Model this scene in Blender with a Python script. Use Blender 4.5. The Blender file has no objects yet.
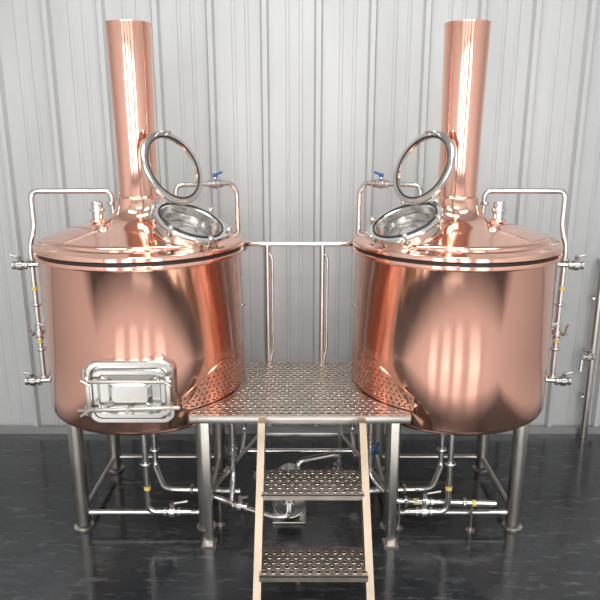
import bpy, bmesh, math, random
from mathutils import Vector, Matrix
random.seed(4)
scene=bpy.context.scene
scene.view_settings.view_transform='Standard'

# ---------------------------------------------------------------- materials
def newmat(name):
    m=bpy.data.materials.new(name); m.use_nodes=True
    nt=m.node_tree; b=nt.nodes['Principled BSDF']
    return m,nt,b
def metal(name,col,rough,bump=0.0,scale=(3,3,3),var=0.0,rvar=0.0,bdist=0.01):
    m,nt,b=newmat(name)
    b.inputs['Metallic'].default_value=1
    b.inputs['Base Color'].default_value=(*col,1)
    b.inputs['Roughness'].default_value=rough
    tc=nt.nodes.new('ShaderNodeTexCoord'); mp=nt.nodes.new('ShaderNodeMapping')
    mp.inputs['Scale'].default_value=scale
    nt.links.new(tc.outputs['Object'],mp.inputs['Vector'])
    n=nt.nodes.new('ShaderNodeTexNoise'); n.inputs['Scale'].default_value=1; n.inputs['Detail'].default_value=3
    nt.links.new(mp.outputs[0],n.inputs['Vector'])
    if bump>0:
        bp=nt.nodes.new('ShaderNodeBump'); bp.inputs['Strength'].default_value=bump; bp.inputs['Distance'].default_value=bdist
        nt.links.new(n.outputs['Fac'],bp.inputs['Height']); nt.links.new(bp.outputs[0],b.inputs['Normal'])
    if var>0:
        r=nt.nodes.new('ShaderNodeValToRGB')
        r.color_ramp.elements[0].position=.3; r.color_ramp.elements[1].position=.7
        r.color_ramp.elements[0].color=(*[c*(1-var) for c in col],1)
        r.color_ramp.elements[1].color=(*[min(1,c*(1+var*.5)) for c in col],1)
        nt.links.new(n.outputs['Fac'],r.inputs[0]); nt.links.new(r.outputs[0],b.inputs['Base Color'])
    if rvar>0:
        mr=nt.nodes.new('ShaderNodeMapRange'); mr.inputs['To Min'].default_value=max(.02,rough-rvar); mr.inputs['To Max'].default_value=rough+rvar
        nt.links.new(n.outputs['Fac'],mr.inputs['Value']); nt.links.new(mr.outputs[0],b.inputs['Roughness'])
    return m
COP=metal('copper_polished',(.95,.53,.415),.10,bump=.22,scale=(2.5,2.5,.4),var=.04,rvar=.03,bdist=.02)
COPL=metal('copper_lid',(.95,.57,.45),.10,bump=.2,scale=(3,3,3),var=.05,rvar=.04,bdist=.012)
STEEL=metal('stainless_steel',(.66,.65,.63),.20,var=.05,scale=(8,8,8),rvar=.06)
STEELD=metal('stainless_satin',(.56,.53,.49),.30,var=.12,scale=(6,6,6),rvar=.08)
TREAD=metal('tread_plate_steel',(.58,.52,.45),.32,var=.18,scale=(9,9,9),rvar=.08,bump=.2)
def plain(name,col,rough=.5,spec=.5):
    m,nt,b=newmat(name); b.inputs['Base Color'].default_value=(*col,1); b.inputs['Roughness'].default_value=rough
    b.inputs['Specular IOR Level'].default_value=spec
    n=nt.nodes.new('ShaderNodeTexNoise'); n.inputs['Scale'].default_value=12
    mr=nt.nodes.new('ShaderNodeMapRange'); mr.inputs['To Min'].default_value=rough*.85; mr.inputs['To Max'].default_value=min(1,rough*1.15)
    nt.links.new(n.outputs['Fac'],mr.inputs['Value']); nt.links.new(mr.outputs[0],b.inputs['Roughness'])
    return m
DARK=plain('dark_hole',(.035,.03,.025),.9,0.0)
BLUE=plain('blue_handle',(.02,.08,.30),.4)
BLACK=plain('black_rubber',(.02,.02,.022),.5)
YEL=plain('yellow_tape',(.75,.55,.12),.5)
MOT=plain('motor_grey',(.35,.36,.36),.4)
m,nt,b=newmat('sight_glass'); b.inputs['Transmission Weight'].default_value=1; b.inputs['Roughness'].default_value=.02
b.inputs['IOR'].default_value=1.1; b.inputs['Base Color'].default_value=(.93,.97,.95,1); GLASS=m

# wall paint
m,nt,b=newmat('corrugated_painted_steel'); WALL=m
b.inputs['Roughness'].default_value=.36; b.inputs['Specular IOR Level'].default_value=.5
tc=nt.nodes.new('ShaderNodeTexCoord'); mp=nt.nodes.new('ShaderNodeMapping'); mp.inputs['Scale'].default_value=(1.5,1.5,.35)
n=nt.nodes.new('ShaderNodeTexNoise'); n.inputs['Scale'].default_value=1.6; n.inputs['Detail'].default_value=5
r=nt.nodes.new('ShaderNodeValToRGB'); r.color_ramp.elements[0].position=.3; r.color_ramp.elements[1].position=.7
r.color_ramp.elements[0].color=(.42,.43,.43,1); r.color_ramp.elements[1].color=(.50,.51,.51,1)
nt.links.new(tc.outputs['Object'],mp.inputs[0]); nt.links.new(mp.outputs[0],n.inputs['Vector']); nt.links.new(n.outputs['Fac'],r.inputs[0]); nt.links.new(r.outputs[0],b.inputs['Base Color'])
CEIL=plain('ceiling_paint',(.6,.6,.6),.8)
SIDE=plain('side_wall_paint',(.60,.60,.60),.7)

# floor : dark worn epoxy bay around the vessels, unseen pale surround added to bounce light into the copper
m,nt,b=newmat('worn_epoxy_floor'); FLOOR=m
tc=nt.nodes.new('ShaderNodeTexCoord')
n1=nt.nodes.new('ShaderNodeTexNoise'); n1.inputs['Scale'].default_value=1.3; n1.inputs['Detail'].default_value=8; n1.inputs['Roughness'].default_value=.65; n1.inputs['Distortion'].default_value=.6
n2=nt.nodes.new('ShaderNodeTexNoise'); n2.inputs['Scale'].default_value=14; n2.inputs['Detail'].default_value=6
mp=nt.nodes.new('ShaderNodeMapping'); mp.inputs['Scale'].default_value=(1,4,1); mp.inputs['Rotation'].default_value=(0,0,.5)
n3=nt.nodes.new('ShaderNodeTexNoise'); n3.inputs['Scale'].default_value=5; n3.inputs['Detail'].default_value=8; n3.inputs['Roughness'].default_value=.7
for q in (n1,n2): nt.links.new(tc.outputs['Object'],q.inputs['Vector'])
nt.links.new(tc.outputs['Object'],mp.inputs[0]); nt.links.new(mp.outputs[0],n3.inputs['Vector'])
r1=nt.nodes.new('ShaderNodeValToRGB'); r1.color_ramp.elements[0].position=.35; r1.color_ramp.elements[1].position=.72
r1.color_ramp.elements[0].color=(.014,.015,.017,1); r1.color_ramp.elements[1].color=(.044,.047,.050,1)
r3=nt.nodes.new('ShaderNodeValToRGB'); r3.color_ramp.elements[0].position=.54; r3.color_ramp.elements[1].position=.70
r3.color_ramp.elements[0].color=(0,0,0,1); r3.color_ramp.elements[1].color=(.6,.6,.6,1)
mx=nt.nodes.new('ShaderNodeMixRGB'); mx.inputs[2].default_value=(.13,.135,.14,1)
nt.links.new(n1.outputs['Fac'],r1.inputs[0]); nt.links.new(n3.outputs['Fac'],r3.inputs[0])
nt.links.new(r1.outputs[0],mx.inputs[1]); nt.links.new(r3.outputs[0],mx.inputs[0])
sep=nt.nodes.new('ShaderNodeSeparateXYZ'); nt.links.new(tc.outputs['Object'],sep.inputs[0])
gr=nt.nodes.new('ShaderNodeMapRange'); gr.inputs['From Min'].default_value=2.45; gr.inputs['From Max'].default_value=1.7
nt.links.new(sep.outputs['Y'],gr.inputs['Value'])
ab=nt.nodes.new('ShaderNodeMath'); ab.operation='ABSOLUTE'; nt.links.new(sep.outputs['X'],ab.inputs[0])
gx=nt.nodes.new('ShaderNodeMapRange'); gx.inputs['From Min'].default_value=2.55; gx.inputs['From Max'].default_value=2.95
nt.links.new(ab.outputs[0],gx.inputs['Value'])
mxm=nt.nodes.new('ShaderNodeMath'); mxm.operation='MAXIMUM'; nt.links.new(gr.outputs[0],mxm.inputs[0]); nt.links.new(gx.outputs[0],mxm.inputs[1])
mx2=nt.nodes.new('ShaderNodeMixRGB'); mx2.inputs[2].default_value=(.45,.44,.43,1)
nt.links.new(mxm.outputs[0],mx2.inputs[0]); nt.links.new(mx.outputs[0],mx2.inputs[1]); nt.links.new(mx2.outputs[0],b.inputs['Base Color'])
mr=nt.nodes.new('ShaderNodeMapRange'); mr.inputs['From Min'].default_value=.3; mr.inputs['From Max'].default_value=.7; mr.inputs['To Min'].default_value=.08; mr.inputs['To Max'].default_value=.26
nt.links.new(n1.outputs['Fac'],mr.inputs['Value']); nt.links.new(mr.outputs[0],b.inputs['Roughness'])
b.inputs['Specular IOR Level'].default_value=.65
bp=nt.nodes.new('ShaderNodeBump'); bp.inputs['Strength'].default_value=.2; bp.inputs['Distance'].default_value=.003
nt.links.new(n2.outputs['Fac'],bp.inputs['Height']); nt.links.new(bp.outputs[0],b.inputs['Normal'])

# ---------------------------------------------------------------- helpers
def link(o,parent=None):
    scene.collection.objects.link(o)
    if parent: o.parent=parent
    return o
def empty(name,loc=(0,0,0)):
    e=bpy.data.objects.new(name,None); e.location=loc; e.empty_display_size=.2
    return link(e)
def finish(bm,name,mat,parent,ang=35):
    bmesh.ops.recalc_face_normals(bm,faces=bm.faces)
    for f in bm.faces: f.smooth=True
    for e in bm.edges:
        if len(e.link_faces)==2:
            if e.calc_face_angle(0)>math.radians(ang): e.smooth=False
    me=bpy.data.meshes.new(name); bm.to_mesh(me); bm.free()
    me.materials.append(mat)
    return link(bpy.data.objects.new(name,me),parent)
def frame(origin,axis):
    z=Vector(axis).normalized()
    q=z.to_track_quat('Z','Y')
    return Matrix.Translation(Vector(origin))@q.to_matrix().to_4x4()
def add_lathe(bm,prof,segs,M,close=False):
    rings=[]
    for (r,z) in prof:
        if r<1e-5: rings.append([bm.verts.new(M@Vector((0,0,z)))])
        else: rings.append([bm.verts.new(M@Vector((r*math.cos(2*math.pi*i/segs),r*math.sin(2*math.pi*i/segs),z))) for i in range(segs)])
    n=len(rings); rng=range(n if close else n-1)
    for k in rng:
        a=rings[k]; c=rings[(k+1)%n]
        for i in range(segs):
            j=(i+1)%segs
            if len(a)==1 and len(c)==1: continue
            if len(a)==1: bm.faces.new((a[0],c[i],c[j]))
            elif len(c)==1: bm.faces.new((a[i],a[j],c[0]))
            else: bm.faces.new((a[i],a[j],c[j],c[i]))
def lathe(name,prof,mat,parent,M=Matrix.Identity(4),segs=48,close=False,ang=35):
    bm=bmesh.new(); add_lathe(bm,prof,segs,M,close); return finish(bm,name,mat,parent,ang)
def add_cyl(bm,p,q,r,segs=20,r2=None):
    p=Vector(p);q=Vector(q); L=(q-p).length
    r2=r if r2 is None else r2
    add_lathe(bm,[(0,0),(r,0),(r2,L),(0,L)],segs,frame(p,q-p))
def cyl(name,p,q,r,mat,parent,segs=20,r2=None):
    bm=bmesh.new(); add_cyl(bm,p,q,r,segs,r2); return finish(bm,name,mat,parent)
def add_box(bm,c,s,M=None,bev=0):
    M=M or Matrix.Identity(4)
    r=bmesh.ops.create_cube(bm,size=1)
    for v in r['verts']:
        v.co=M@(Vector(c)+Vector((v.co.x*s[0],v.co.y*s[1],v.co.z*s[2])))
    if bev>0:
        es=set(e for v in r['verts'] for e in v.link_edges)
        bmesh.ops.bevel(bm,geom=list(es),offset=bev,segments=2,affect='EDGES',profile=.5)
def box(name,c,s,mat,parent,bev=0,M=None):
    bm=bmesh.new(); add_box(bm,c,s,M,bev); return finish(bm,name,mat,parent)
def torus(name,c,axis,R,r,mat,parent,segs=64,ms=12):
    prof=[(R+r*math.cos(2*math.pi*i/ms),r*math.sin(2*math.pi*i/ms)) for i in range(ms)]
    return lathe(name,prof,mat,parent,frame(c,axis),segs,close=True,ang=80)
def fillet(pts,rad,n=7):
    pts=[Vector(p) for p in pts]; out=[pts[0]]
    for i in range(1,len(pts)-1):
        p=pts[i]; a=(pts[i-1]-p); c=(pts[i+1]-p)
        d=min(rad,a.length*.45,c.length*.45)
        A=p+a.normalized()*d; C=p+c.normalized()*d
        for k in range(n+1):
            t=k/n; out.append(A*(1-t)**2+p*2*t*(1-t)+C*t*t)
    out.append(pts[-1]); return out
def pipe(name,pts,r,mat,parent,rad=.06):
    path=fillet(pts,rad); bm=bmesh.new(); segs=16; rings=[]
    up=None
    for i,p in enumerate(path):
        t=(path[min(i+1,len(path)-1)]-path[max(i-1,0)]).normalized()
        if up is None:
            up=t.orthogonal().normalized()
        up=(up-t*up.dot(t)).normalized(); sd=t.cross(up)
        rings.append([bm.verts.new(p+up*(r*math.cos(2*math.pi*k/segs))+sd*(r*math.sin(2*math.pi*k/segs))) for k in range(segs)])
    for a,c in zip(rings,rings[1:]):
        for k in range(segs):
            j=(k+1)%segs; bm.faces.new((a[k],a[j],c[j],c[k]))
    bm.faces.new(rings[0][::-1]); bm.faces.new(rings[-1])
    return finish(bm,name,mat,parent,50)
def clampring(name,c,axis,r,parent):
    M=frame(c,axis)
    return lathe(name,[(r,-.012),(r+.012,-.009),(r+.016,0),(r+.012,.009),(r,.012)],STEEL,parent,M,24)
def valve(name,c,axis,handle,parent,col=None,L=.10):
    """butterfly valve: body disc, two clamp ferrules, lever handle"""
    c=Vector(c); ax=Vector(axis).normalized(); h=Vector(handle).normalized()
    bm=bmesh.new()
    add_lathe(bm,[(0,-.05),(.028,-.05),(.028,-.035),(.02,-.03),(.02,-.018),(.034,-.016),(.034,.016),(.02,.018),(.02,.03),(.028,.035),(.028,.05),(0,.05)],24,frame(c,ax))
    add_cyl(bm,c,c+h*.055,.011)
    finish(bm,name+'_body',STEEL,parent)
    bm=bmesh.new()
    e=c+h*.055
    sd=ax
    add_cyl(bm,e-sd*.012,e+sd*L+h*.02,.007,12,.009)
    add_lathe(bm,[(0,-.012),(.016,-.012),(.016,.012),(0,.012)],16,frame(e,h))
    finish(bm,name+'_lever',col or STEELD,parent)
def tape(name,c,axis,r,parent):
    lathe(name,[(r+.0003,-.012),(r+.0018,-.012),(r+.0018,.012),(r+.0003,.012)],YEL,parent,frame(c,axis),20)

# ---------------------------------------------------------------- room
XL,XR,YF,YB,ZC=-5.0,5.0,-4.5,5.08,5.0
def wallcorr():
    bm=bmesh.new(); per=.40; x=XL; prof=[]
    while x<XR:
        prof+= [(x,0),(x+.09,0),(x+.098,-.006),(x+.115,-.006),(x+.123,0),(x+.19,0),(x+.198,-.006),(x+.215,-.006),(x+.223,0),(x+.305,0),(x+.320,-.045),(x+.355,-.045),(x+.370,0)]
        x+=per
    prof.append((XR+.05,0))
    lo=[bm.verts.new((px,YB+py,0)) for px,py in prof]; hi=[bm.verts.new((px,YB+py,ZC)) for px,py in prof]
    for i in range(len(prof)-1): bm.faces.new((lo[i],lo[i+1],hi[i+1],hi[i]))
    bl=bm.verts.new((XR+.05,YB+.1,0)); bh=bm.verts.new((XR+.05,YB+.1,ZC)); cl=bm.verts.new((XL,YB+.1,0)); ch=bm.verts.new((XL,YB+.1,ZC))
    bm.faces.new((bl,cl,ch,bh)); 
    finish(bm,'wall_back',WALL,None,20)
wallcorr()
fl=box('floor',(0,.3,-.05),(10.4,9.9,.1),FLOOR,None)
box('ceiling',(0,.3,ZC+.05),(10.4,9.9,.1),CEIL,None)
box('wall_left',(XL-.05,.3,ZC/2),(.1,9.8,ZC),SIDE,None)
box('wall_right',(XR+.05,.3,ZC/2),(.1,9.8,ZC),SIDE,None)
box('baseboard_back',(0,YB-.055,.03),(10,.02,.06),metal('trim_metal',(.5,.5,.5),.5),None)
# front wall (behind the camera): unseen, its tall openings shaped to streak the copper
bm=bmesh.new()
op=[(-4.5,-3.0),(-1.9,-.7),(.2,1.3),(2.5,4.3)]; edges=[XL]+[v for o in op for v in o]+[XR]
for i in range(0,len(edges),2):
    a,c=edges[i],edges[i+1]; add_box(bm,((a+c)/2,YF-.05,ZC/2),(c-a,.1,ZC))
for a,c in op:
    add_box(bm,((a+c)/2,YF-.05,ZC-.3),(c-a,.1,.6))
finish(bm,'wall_front',SIDE,None)
for i,(a,c) in enumerate(op):
    bm=bmesh.new(); w=c-a
    for x in (a+.03,(a+c)/2,c-.03): add_box(bm,(x,YF-.05,2.2),(.06,.06,4.38))
    for z in (.05,2.3,4.37): add_box(bm,((a+c)/2,YF-.05,z),(w,.06,.06))
    finish(bm,'window_%d'%(i+1),STEELD,None)
    L=bpy.data.lights.new('daylight_%d'%(i+1),'AREA'); L.shape='RECTANGLE'; L.size=w; L.size_y=4.2; L.energy=78*w/1.2; L.color=(1,.985,.965)  # area lamp added in each opening for copper streaks and fill
    o=bpy.data.objects.new('window_daylight_%d'%(i+1),L); o.location=((a+c)/2,YF-.25+.3,2.22); o.rotation_euler=(math.radians(90),0,0)
    link(o)
# unseen ceiling panels added as fill light
for i,(x,y) in enumerate([(-2.6,1.2),(2.6,1.2),(0,3.0),(0,-1.2)]):
    e=empty('ceiling_fill' if i==0 else 'ceiling_fill.%03d'%i,(x,y,ZC-.12))
    box('housing_%d'%i,(0,0,.03),(2.4,.64,.06),MOT,e,.01)
    L=bpy.data.lights.new('fill_panel_%d'%i,'AREA'); L.shape='RECTANGLE'; L.size=2.3; L.size_y=.6; L.energy=80
    o=bpy.data.objects.new('fill_panel_%d'%i,L); o.location=(0,0,-.01); link(o,e)

w=bpy.data.worlds.new('World'); scene.world=w; w.use_nodes=True
bg=w.node_tree.nodes['Background']; bg.inputs[0].default_value=(.9,.95,1,1); bg.inputs[1].default_value=1.0

# ---------------------------------------------------------------- brewing tanks
R=.628
def tank(name,cx,cy,s,door):
    e=empty(name,(cx,cy,0))
    P=lambda x,y,z:Vector((s*x,y,z))
    lathe('body',[(0,.73),(.35,.74),(.56,.76),(.605,.765),(.620,.778),(R,.80),(R,1.2),(R,1.750),(.634,1.756),(.645,1.760),(.647,1.772),(.643,1.782),(.61,1.784)],COP,e,segs=128,ang=50)
    lathe('gasket',[(.59,1.782),(.625,1.782),(.625,1.798),(.59,1.798)],BLACK,e,segs=96)
    lathe('lid',[(.59,1.797),(.638,1.798),(.647,1.806),(.648,1.820),(.642,1.833),(.622,1.841),(.577,1.846),(.570,1.852),(.568,1.868),(.560,1.876),(.54,1.881),(.46,1.904),(.36,1.930),(.28,1.948),(.215,1.966),(.178,1.988),(.155,2.018),(.142,2.055),(.134,2.10)],COPL,e,segs=128,ang=40)
    lathe('chimney',[(.133,2.095),(.128,2.10),(.120,2.115),(.121,2.5),(.133,3.10),(.136,3.105),(.136,3.112),(.128,3.112),(.116,2.2)],COP,e,segs=64,ang=50)
    torus('chimney_collar',(0,0,2.10),(0,0,1),.129,.006,COPL,e)
    # legs with low tie rails
    bm=bmesh.new()
    for lx in (-.40,.40):
        for ly in (-.37,.37):
            add_cyl(bm,(lx,ly,.03),(lx,ly,.755),.047,28)
            add_lathe(bm,[(0,0),(.062,0),(.064,.008),(.03,.02),(.03,.05),(0,.05)],24,Matrix.Translation((lx,ly,0)))
    for ly in (-.37,.37): add_cyl(bm,(-.40,ly,.105),(.40,ly,.105),.017,16)
    for lx in (-.40,.40): add_cyl(bm,(lx,-.37,.105),(lx,.37,.105),.017,16)
    finish(bm,'legs',STEELD,e)
    lathe('bottom_cone',[(.45,.748),(.40,.70),(.12,.60),(.03,.56),(.03,.47),(0,.47)],STEELD,e,segs=64)
    # drain line from the bottom
    pipe('drain_pipe',[P(0,0,.50),P(0,0,.22),P(.12,-.28,.22),P(.62,-.31,.22)],.02,STEEL,e)
    clampring('drain_clamp_a',P(0,0,.36),(0,0,1),.02,e); clampring('drain_clamp_b',P(.30,-.29,.22),(s,-.06,0),.02,e)
    pipe('side_drain',[P(.05,-.45,.77),P(.05,-.45,.16),P(.32,-.45,.16)],.019,STEEL,e)
    clampring('side_drain_clamp',P(.05,-.45,.50),(0,0,1),.019,e)
    tape('drain_tape',P(.05,-.45,.33),(0,0,1),.019,e)
    valve('drain_valve',P(.20,-.45,.16),(s,0,0),(0,0,1),e,STEELD)
    # manway -------------------------------------------------
    mc=P(.365,-.275,1.985); m=P(.36,-.25,.90).normalized()
    Mm=frame(mc,m)
    lathe('manway_neck',[(.195,-.22),(.195,-.02),(.222,-.016),(.226,-.004),(.222,.008),(.192,.008),(.182,0),(.180,-.05),(.12,-.062),(0,-.066)],STEEL,e,Mm,64)
    torus('manway_gasket',mc+m*.010,m,.192,.006,BLACK,e)
    torus('manway_weld_collar',mc-m*.085,m,.198,.010,COPL,e)
    bm=bmesh.new()
    for rr in (.06,.12): 
        prof=[(rr+.004*math.cos(2*math.pi*i/8),.004*math.sin(2*math.pi*i/8)-.056) for i in range(8)]
        add_lathe(bm,prof,40,Mm,True)
    finish(bm,'manway_strainer',STEELD,e)
    bm=bmesh.new()
    for k in range(6):
        a=math.radians(k*60+15)
        u=Vector((math.cos(a)*.230,math.sin(a)*.230,0))
        add_cyl(bm,Mm@(u+Vector((0,0,-.045))),Mm@(u+Vector((0,0,.025))),.007,12)
        add_lathe(bm,[(0,-.008),(.015,-.008),(.018,0),(.015,.008),(0,.008)],16,Mm@Matrix.Translation(u+Vector((0,0,.025))))
        add_box(bm,u*.985+Vector((0,0,-.03)),(.03,.03,.014),Mm)
    finish(bm,'manway_clamps',STEEL,e)
    # open glass lid
    lc=P(.262,-.21,2.290); ln=P(.76,-.52,.40).normalized()
    Ml=frame(lc,ln)
    lathe('glass_lid_ring',[(.187,-.012),(.216,-.014),(.226,-.006),(.226,.008),(.216,.014),(.194,.014),(.187,.008)],STEEL,e,Ml,72,close=True)
    lathe('glass_lid_pane',[(0,-.004),(.189,-.004),(.189,.004),(0,.004)],GLASS,e,Ml,48)
    torus('glass_lid_seal',lc+ln*.012,ln,.191,.006,BLACK,e)
    u=(Vector((0,0,1))-ln*ln.z).normalized(); sd=ln.cross(u)
    inn=(Vector((0,0,1))-m*m.z).normalized()
    hp=mc+inn*.235
    bm=bmesh.new()
    add_cyl(bm,hp-sd*.06,hp+sd*.06,.012,16)
    for k in (-.04,.04):
        add_cyl(bm,hp+sd*k,lc-u*.205+sd*k,.009,12)
        add_cyl(bm,hp+sd*k,mc+inn*.20+sd*k,.009,12)
    finish(bm,'glass_lid_hinge',STEEL,e)
    pipe('glass_lid_grip',[lc+u*.205+sd*.04+ln*.01,lc+u*.205+sd*.04+ln*.045,lc+u*.205-sd*.04+ln*.045,lc+u*.205-sd*.04+ln*.01],.006,STEEL,e,.02)
    # stub port on the outer side of the lid
    lathe('lid_port',[(.034,-.10),(.034,0),(.046,.004),(.048,.012),(.046,.02),(.036,.024),(.036,.05),(.03,.062),(0,.066)],STEEL,e,Matrix.Translation(P(-.25,-.06,2.015)),32)
    lathe('lid_port_weld',[(.034,-.02),(.05,-.012),(.05,.0),(.034,.006)],COPL,e,Matrix.Translation(P(-.25,-.06,1.968)),32)
    # CIP pipe, outer side
    px,py=-.712,.08; qx,qy=-.738,.05
    pipe('cip_pipe',[P(-.20,.10,1.96),P(-.20,.10,2.13),P(px,py,2.13),P(px,py,1.90),P(qx,qy,1.78),P(qx,qy,.85)],.0175,STEEL,e,.05)
    clampring('cip_clamp_top',P(-.20,.10,2.05),(0,0,1),.0175,e)
    for k,z in enumerate((1.66,1.36,1.05,.85)):
        clampring('cip_clamp_%d'%k,P(qx,qy,z+.03),(0,0,1),.0175,e)
    for k,z in enumerate((1.66,.86)):
        pipe('cip_outlet_%d'%k,[P(qx+.13,qy,z),P(qx-.07,qy-.03,z)],.0155,STEEL,e)
        valve('cip_valve_%d'%k,P(qx-.06,qy-.03,z),(-s,0,0),(0,-.3,1 if k==0 else .9),e,None,.05)
    pipe('cip_branch',[P(qx,qy,1.25),P(qx+.13,qy-.04,1.25)],.0155,STEEL,e)
    valve('cip_valve_mid',P(qx,qy,1.20),(0,0,1),(-s*.6,-1,0),e,None,.07)
    for z in (1.50,1.14):
        tape('tape_%d'%int(z*100),P(qx,qy,z),(0,0,1),.0175,e)
    # inner pipe beside platform
    pipe('wort_pipe',[P(.20,.16,1.96),P(.20,.16,2.16),P(.54,.38,2.16),P(.575,.40,2.10),P(.590,.40,.30),P(.590,.10,.24)],.0165,STEEL,e,.05)
    valve('wort_valve',P(.44,.315,2.16),(s*.84,.54,0),(0,0,1),e,BLUE,.05)
    clampring('wort_clamp',P(.586,.40,1.30),(0,0,1),.0165,e)
    tape('wort_tape',P(.583,.40,1.50),(0,0,1),.0165,e)
    if door:
        dx=.045; zc=1.055; oy=.022
        def rrect(w,h,r,n=8):
            o=[]
            for (sx,sz,a0) in ((1,1,0),(-1,1,90),(-1,-1,180),(1,-1,270)):
                for k in range(n+1):
                    a=math.radians(a0+90*k/n); o.append((sx*(w/2-r)+r*math.cos(a),sz*(h/2-r)+r*math.sin(a)))
            return o
        def rlayers(nm,layers,mat,cap=True):
            bm=bmesh.new(); rings=[]
            for (w,h,r,y) in layers: rings.append([bm.verts.new((dx+a,y+oy,zc+b_)) for a,b_ in rrect(w,h,r)])
            N=len(rings[0])
            for a,c in zip(rings,rings[1:]):
                for k in range(N): bm.faces.new((a[k],a[(k+1)%N],c[(k+1)%N],c[k]))
            if cap: bm.faces.new(rings[-1])
            finish(bm,nm,mat,e,30)
        rlayers('door_frame',[(.50,.38,.07,-.58),(.50,.38,.07,-.665),(.485,.365,.065,-.675),(.44,.32,.05,-.675),(.43,.31,.05,-.66)],STEEL)
        rlayers('door_panel',[(.42,.30,.05,-.655),(.42,.30,.05,-.690),(.405,.285,.045,-.700),(.36,.24,.04,-.700),(.34,.22,.035,-.682),(.25,.14,.02,-.676),(.20,.10,.02,-.696)],STEEL)
        bm=bmesh.new()
        for a,c in (((-.155,-.10),(-.09,-.055)),((.155,-.10),(.09,-.055)),((-.155,.10),(-.09,.055)),((.155,.10),(.09,.055))):
            add_cyl(bm,(dx+a[0],-.686+oy,zc+a[1]),(dx+c[0],-.690+oy,zc+c[1]),.008,10)
        finish(bm,'door_embossing',STEEL,e)
        bm=bmesh.new()
        Mt=Matrix.Translation((dx,-.735+oy,zc-.075))@Matrix.Rotation(math.radians(-2),4,'Y')
        add_box(bm,(0,0,0),(.58,.018,.022),Mt,.004)
        Mt2=Matrix.Translation((dx,-.735+oy,zc+.09))
        add_box(bm,(0,0,0),(.50,.016,.018),Mt2,.004)
        for sx in (-.225,.225):
            add_box(bm,(dx+sx,-.728+oy,zc+.0),(.022,.014,.24),None,.003)
            add_cyl(bm,(dx+sx,-.68+oy,zc+.09),(dx+sx,-.76+oy,zc+.09),.009,12)
            add_cyl(bm,(dx+sx,-.68+oy,zc-.075),(dx+sx,-.79+oy,zc-.075),.009,12)
            add_cyl(bm,(dx+sx-.03,-.785+oy,zc-.095),(dx+sx+.03,-.785+oy,zc-.055),.008,12)
            add_cyl(bm,(dx+sx-.025,-.758+oy,zc+.105),(dx+sx+.025,-.758+oy,zc+.075),.007,12)
        add_cyl(bm,(dx,-.69+oy,zc-.075),(dx,-.78+oy,zc-.075),.012,14)
        finish(bm,'door_clamp_bars',STEELD,e)
        bm=bmesh.new()
        for zz in (-.11,.11):
            add_cyl(bm,(dx-.262,-.665+oy,zc+zz-.03),(dx-.262,-.665+oy,zc+zz+.03),.013,14)
        finish(bm,'door_hinges',STEELD,e)
    return e
CXL,CXR,CY=-1.01,.985,4.05
tank('copper_brewing_tank',CXL,CY,1,True)
tank('copper_brewing_tank.001',CXR,CY,-1,False)

# ---------------------------------------------------------------- platform with stairs and handrail
HP=.89; Y0,Y1=3.45,4.36
pl=empty('work_platform',(0,0,0))
rc=.645
def xl(y): 
    d=rc*rc-(y-CY)**2; return CXL+math.sqrt(d) if d>0 else CXL
def xr(y):
    d=rc*rc-(y-CY)**2; return CXR-math.sqrt(d) if d>0 else CXR
N=40
ys=[Y0+(Y1-Y0)*i/N for i in range(N+1)]
bm=bmesh.new()
XA=lambda y:max(xl(y),-.65); XB=lambda y:min(xr(y),.65)
def layer(z): return [(bm.verts.new((XA(y),y,z)),bm.verts.new((XB(y),y,z))) for y in ys]
T=layer(HP); B=layer(HP-.012)
for i in range(N):
    bm.faces.new((T[i][0],T[i][1],T[i+1][1],T[i+1][0])); bm.faces.new((B[i][0],B[i+1][0],B[i+1][1],B[i][1]))
    bm.faces.new((T[i][0],T[i+1][0],B[i+1][0],B[i][0])); bm.faces.new((T[i][1],B[i][1],B[i+1][1],T[i+1][1]))
bm.faces.new((T[0][0],B[0][0],B[0][1],T[0][1])); bm.faces.new((T[N][0],T[N][1],B[N][1],B[N][0]))
finish(bm,'deck_plate',TREAD,pl)
# dotted copper strips on the shells, modelling the deck's reflection as geometry
REFDOT=plain('reflected_dot_dark',(.16,.06,.035),.7,.2)  # dark dots imitating the deck holes mirrored in the shell
def reflection_strip(nm,cx,sgn):
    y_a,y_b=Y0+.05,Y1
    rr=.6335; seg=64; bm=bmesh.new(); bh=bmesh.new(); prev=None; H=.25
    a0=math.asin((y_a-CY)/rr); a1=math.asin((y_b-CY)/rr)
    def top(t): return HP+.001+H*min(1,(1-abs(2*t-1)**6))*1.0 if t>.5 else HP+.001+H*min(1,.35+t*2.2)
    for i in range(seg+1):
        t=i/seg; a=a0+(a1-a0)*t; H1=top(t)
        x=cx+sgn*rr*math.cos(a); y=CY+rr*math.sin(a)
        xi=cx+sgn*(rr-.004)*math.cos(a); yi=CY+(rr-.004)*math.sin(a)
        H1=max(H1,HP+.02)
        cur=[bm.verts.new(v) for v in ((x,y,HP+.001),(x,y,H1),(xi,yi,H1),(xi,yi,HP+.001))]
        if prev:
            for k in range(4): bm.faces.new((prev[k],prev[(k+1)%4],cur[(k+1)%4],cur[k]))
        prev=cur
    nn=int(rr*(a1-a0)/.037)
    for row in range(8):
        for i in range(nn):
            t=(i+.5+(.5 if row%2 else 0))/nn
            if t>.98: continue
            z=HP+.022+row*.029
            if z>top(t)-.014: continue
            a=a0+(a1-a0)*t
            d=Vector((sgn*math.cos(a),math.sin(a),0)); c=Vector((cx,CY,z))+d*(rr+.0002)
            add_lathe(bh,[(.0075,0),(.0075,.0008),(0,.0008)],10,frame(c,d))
    finish(bm,nm,COP,pl); finish(bh,nm+'_dots',REFDOT,pl)
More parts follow.
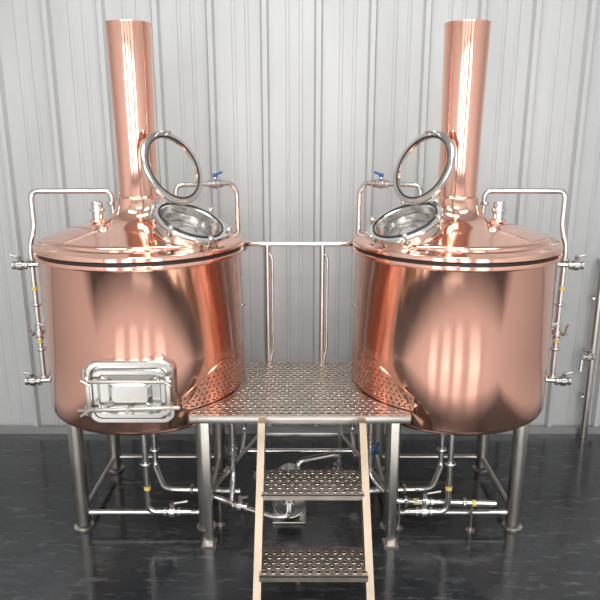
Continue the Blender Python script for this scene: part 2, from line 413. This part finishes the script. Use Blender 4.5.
reflection_strip('deck_reflection_left',CXL,1); reflection_strip('deck_reflection_right',CXR,-1)
bmR=bmesh.new(); bmH=bmesh.new()
def dimple(x,y,z):
    M=Matrix.Translation((x,y,z))
    add_lathe(bmR,[(.0150,0),(.0135,.002),(.0122,.002),(.0118,.0010)],12,M)
    add_lathe(bmH,[(.0120,.0010),(0,.0010)],12,M)
sp=.047
j=0; y=Y0+.03
while y<Y1-.02:
    x=-.625+(sp/2 if j%2 else 0)
    while x<.65:
        if x>XA(y)+.022 and x<XB(y)-.022: dimple(x,y,HP)
        x+=sp
    y+=sp*.86; j+=1
SXA,SXB=-.215,.355
steps=[(.585,3.11,3.37),(.285,2.83,3.07)]
for (h,ya,yb) in steps:
    j=0; y=ya+.025
    while y<yb-.015:
        x=SXA+.03+(sp/2 if j%2 else 0)
        while x<SXB-.02: dimple(x,y,h); x+=sp
        y+=sp*.86; j+=1
finish(bmR,'tread_dimples',STEELD,pl,60); finish(bmH,'tread_holes',DARK,pl)
bm=bmesh.new()
add_box(bm,(0,Y0+.012,HP-.032),(1.30,.024,.038),None,.003)
add_box(bm,(0,Y1-.02,HP-.035),(.74,.03,.045),None,.003)
for sx in (-.565,.565): 
    add_box(bm,(sx,Y0+.045,(HP-.02)/2),(.050,.050,HP-.02),None,.004)
    add_box(bm,(sx,Y0+.045,.006),(.09,.09,.012))
for sx in (-.30,.30):
    add_box(bm,(sx,Y1-.04,(HP-.02)/2),(.042,.042,HP-.02),None,.004)
    add_box(bm,(sx,Y1-.04,.006),(.09,.09,.012))
    add_box(bm,(sx,(Y0+Y1)/2,HP-.035),(.03,Y1-Y0-.04,.04))
add_box(bm,(0,Y1-.04,.34),(.60,.032,.032),None,.003)
finish(bm,'deck_frame',STEELD,pl)
bm=bmesh.new()
for sx in (-.565,.565):
    ex=-.30 if sx<0 else .30
    add_cyl(bm,(sx,Y0+.05,.34),(ex,Y1-.04,.34),.014,12)
finish(bm,'deck_side_braces',STEELD,pl)
# stairs
bm=bmesh.new()
for sx in (SXA-.006,SXB+.006):
    vs=[]
    for dx in (-.020,.020):
        vs.append([bm.verts.new((sx+dx,Y0+.0,HP-.015)),bm.verts.new((sx+dx,Y0-.07,HP-.015)),bm.verts.new((sx+dx,2.62,0)),bm.verts.new((sx+dx,2.72,0)),bm.verts.new((sx+dx,Y0,HP-.13))])
    bm.faces.new(vs[0]); bm.faces.new(vs[1][::-1])
    for k in range(5): bm.faces.new((vs[0][k],vs[0][(k+1)%5],vs[1][(k+1)%5],vs[1][k]))
finish(bm,'stair_stringers',metal('stringer_steel',(.42,.34,.26),.38,var=.2,scale=(5,5,5),rvar=.06),pl)
for k,(h,ya,yb) in enumerate(steps):
    bm=bmesh.new()
    add_box(bm,((SXA+SXB)/2,(ya+yb)/2,h-.006),(SXB-SXA-.01,yb-ya,.012))
    add_box(bm,((SXA+SXB)/2,ya+.004,h-.022),(SXB-SXA-.01,.008,.034))
    add_box(bm,((SXA+SXB)/2,yb-.004,h-.022),(SXB-SXA-.01,.008,.034))
    finish(bm,'step_%d'%(k+1),TREAD,pl)
# handrail
ry=Y1-.02
pipe('handrail_top',[(-.39,ry+.12,1.70),(-.37,ry+.02,1.755),(-.28,ry,1.755),(.30,ry,1.755),(.36,ry+.02,1.755),(.38,ry+.12,1.70)],.018,STEEL,pl,.05)
for k,x in enumerate((-.225,.155)):
    cyl('handrail_post_%d'%k,(x,ry,HP-.03),(x,ry,1.75),.0165,STEEL,pl)
    pipe('handrail_inner_post_%d'%k,[(x+.012,ry-.005,HP),(x+.034,ry,1.0),(x+.034,ry,1.66),(x+.005,ry,1.70)],.009,STEEL,pl,.04)

# ---------------------------------------------------------------- pump
pu=empty('centrifugal_pump',(-.07,3.70,0))
MF=frame((0,-.02,.19),(0,-1,0))
lathe('volute',[(0,-.04),(.085,-.04),(.105,-.03),(.11,0),(.105,.03),(.095,.036),(.095,.045),(.03,.050),(.03,.08),(.042,.084),(.042,.098),(0,.098)],STEEL,pu,MF,40)
torus('volute_clamp',(0,-.05,.19),(0,-1,0),.104,.009,STEEL,pu)
cyl('motor',(0,.04,.19),(0,.30,.19),.088,STEEL,pu,32)
cyl('motor_fan_cover',(0,.30,.19),(0,.34,.19),.09,MOT,pu,32,.07)
bm=bmesh.new()
for sx in (-.08,.08): add_box(bm,(sx,.16,.055),(.03,.22,.11),None,.004)
add_box(bm,(0,.14,.012),(.22,.30,.024),None,.004)
finish(bm,'pump_base',STEELD,pu)
cyl('pump_outlet',(.06,-.02,.24),(.06,-.02,.37),.02,STEEL,pu)
clampring('outlet_clamp',(.06,-.02,.36),(0,0,1),.02,pu)

# process pipework below the deck
pp=empty('process_pipework',(0,0,0))
pipe('suction_header',[(-.66,3.74,.22),(-.34,3.62,.17),(-.16,3.52,.17),(-.07,3.50,.19),(-.07,3.60,.19)],.017,STEEL,pp,.04)
pipe('discharge',[(-.01,3.68,.38),(-.01,3.68,.47),(.25,3.78,.47),(.25,3.82,.18),(.37,3.74,.20)],.019,STEEL,pp,.05)
pipe('left_riser',[(-.44,3.80,.70),(-.44,3.80,.30),(-.44,3.66,.18)],.019,STEEL,pp,.05)
pipe('cross_line',[(-.43,4.22,.26),(.40,4.22,.26)],.017,STEEL,pp,.04)
pipe('right_riser',[(.46,3.80,.80),(.46,3.80,.30),(.60,3.66,.20),(1.25,3.63,.20)],.019,STEEL,pp,.06)
valve('pipe_valve_a',(.46,3.80,.50),(0,0,1),(.6,-1,0),pp,BLUE,.07)
valve('pipe_valve_b',(-.44,3.80,.48),(0,0,1),(-.6,-1,0),pp,None,.07)
valve('pipe_valve_c',(-.38,3.635,.178),(1,-.3,0),(0,0,1),pp,None,.05)
valve('pipe_valve_d',(.80,3.65,.20),(1,0,0),(0,0,1),pp)
valve('pipe_valve_e',(.25,3.81,.33),(0,0,1),(.3,-1,0),pp,None,.06)
for k,(x,y,z) in enumerate([(1.05,3.637,.20),(.68,3.656,.20)]):
    clampring('pipe_clamp_%d'%k,(x,y,z),(1,0,0),.019,pp)
    tape('pipe_tape_%d'%k,(x+.06,y-.003,z),(1,0,0),.019,pp)
bm=bmesh.new()
for x,y,z in ((-.52,3.69,.19),(1.10,3.635,.18),(.64,3.658,.18)):
    add_cyl(bm,(x,y,0),(x,y,z),.008,10); add_cyl(bm,(x,y,0),(x,y,.008),.03,16)
finish(bm,'pipe_supports',STEELD,pp)

# ---------------------------------------------------------------- water riser with valve on the wall at far right
wp=empty('wall_water_pipe',(2.40,4.97,0))
pipe('riser',[(0,0,0),(0,0,1.45),(0,.06,1.50)],.03,STEELD,wp,.04)
valve('riser_valve',(-.05,-.02,.72),(-1,-.1,0),(0,-.3,1),wp,None,.05)
pipe('riser_branch',[(0,0,.72),(-.09,-.02,.72),(-.10,-.03,.60)],.016,STEEL,wp,.02)
bm=bmesh.new()
for z in (.35,1.2): add_box(bm,(0,.03,z),(.10,.05,.03),None,.003)
finish(bm,'riser_brackets',STEELD,wp)

# ---------------------------------------------------------------- camera
cam=bpy.data.cameras.new('camera'); cam.sensor_width=36; cam.lens=38.4
co=bpy.data.objects.new('camera',cam); co.location=(0,0,2.48); co.rotation_euler=(math.radians(90-14.5),0,0)
link(co); scene.camera=co
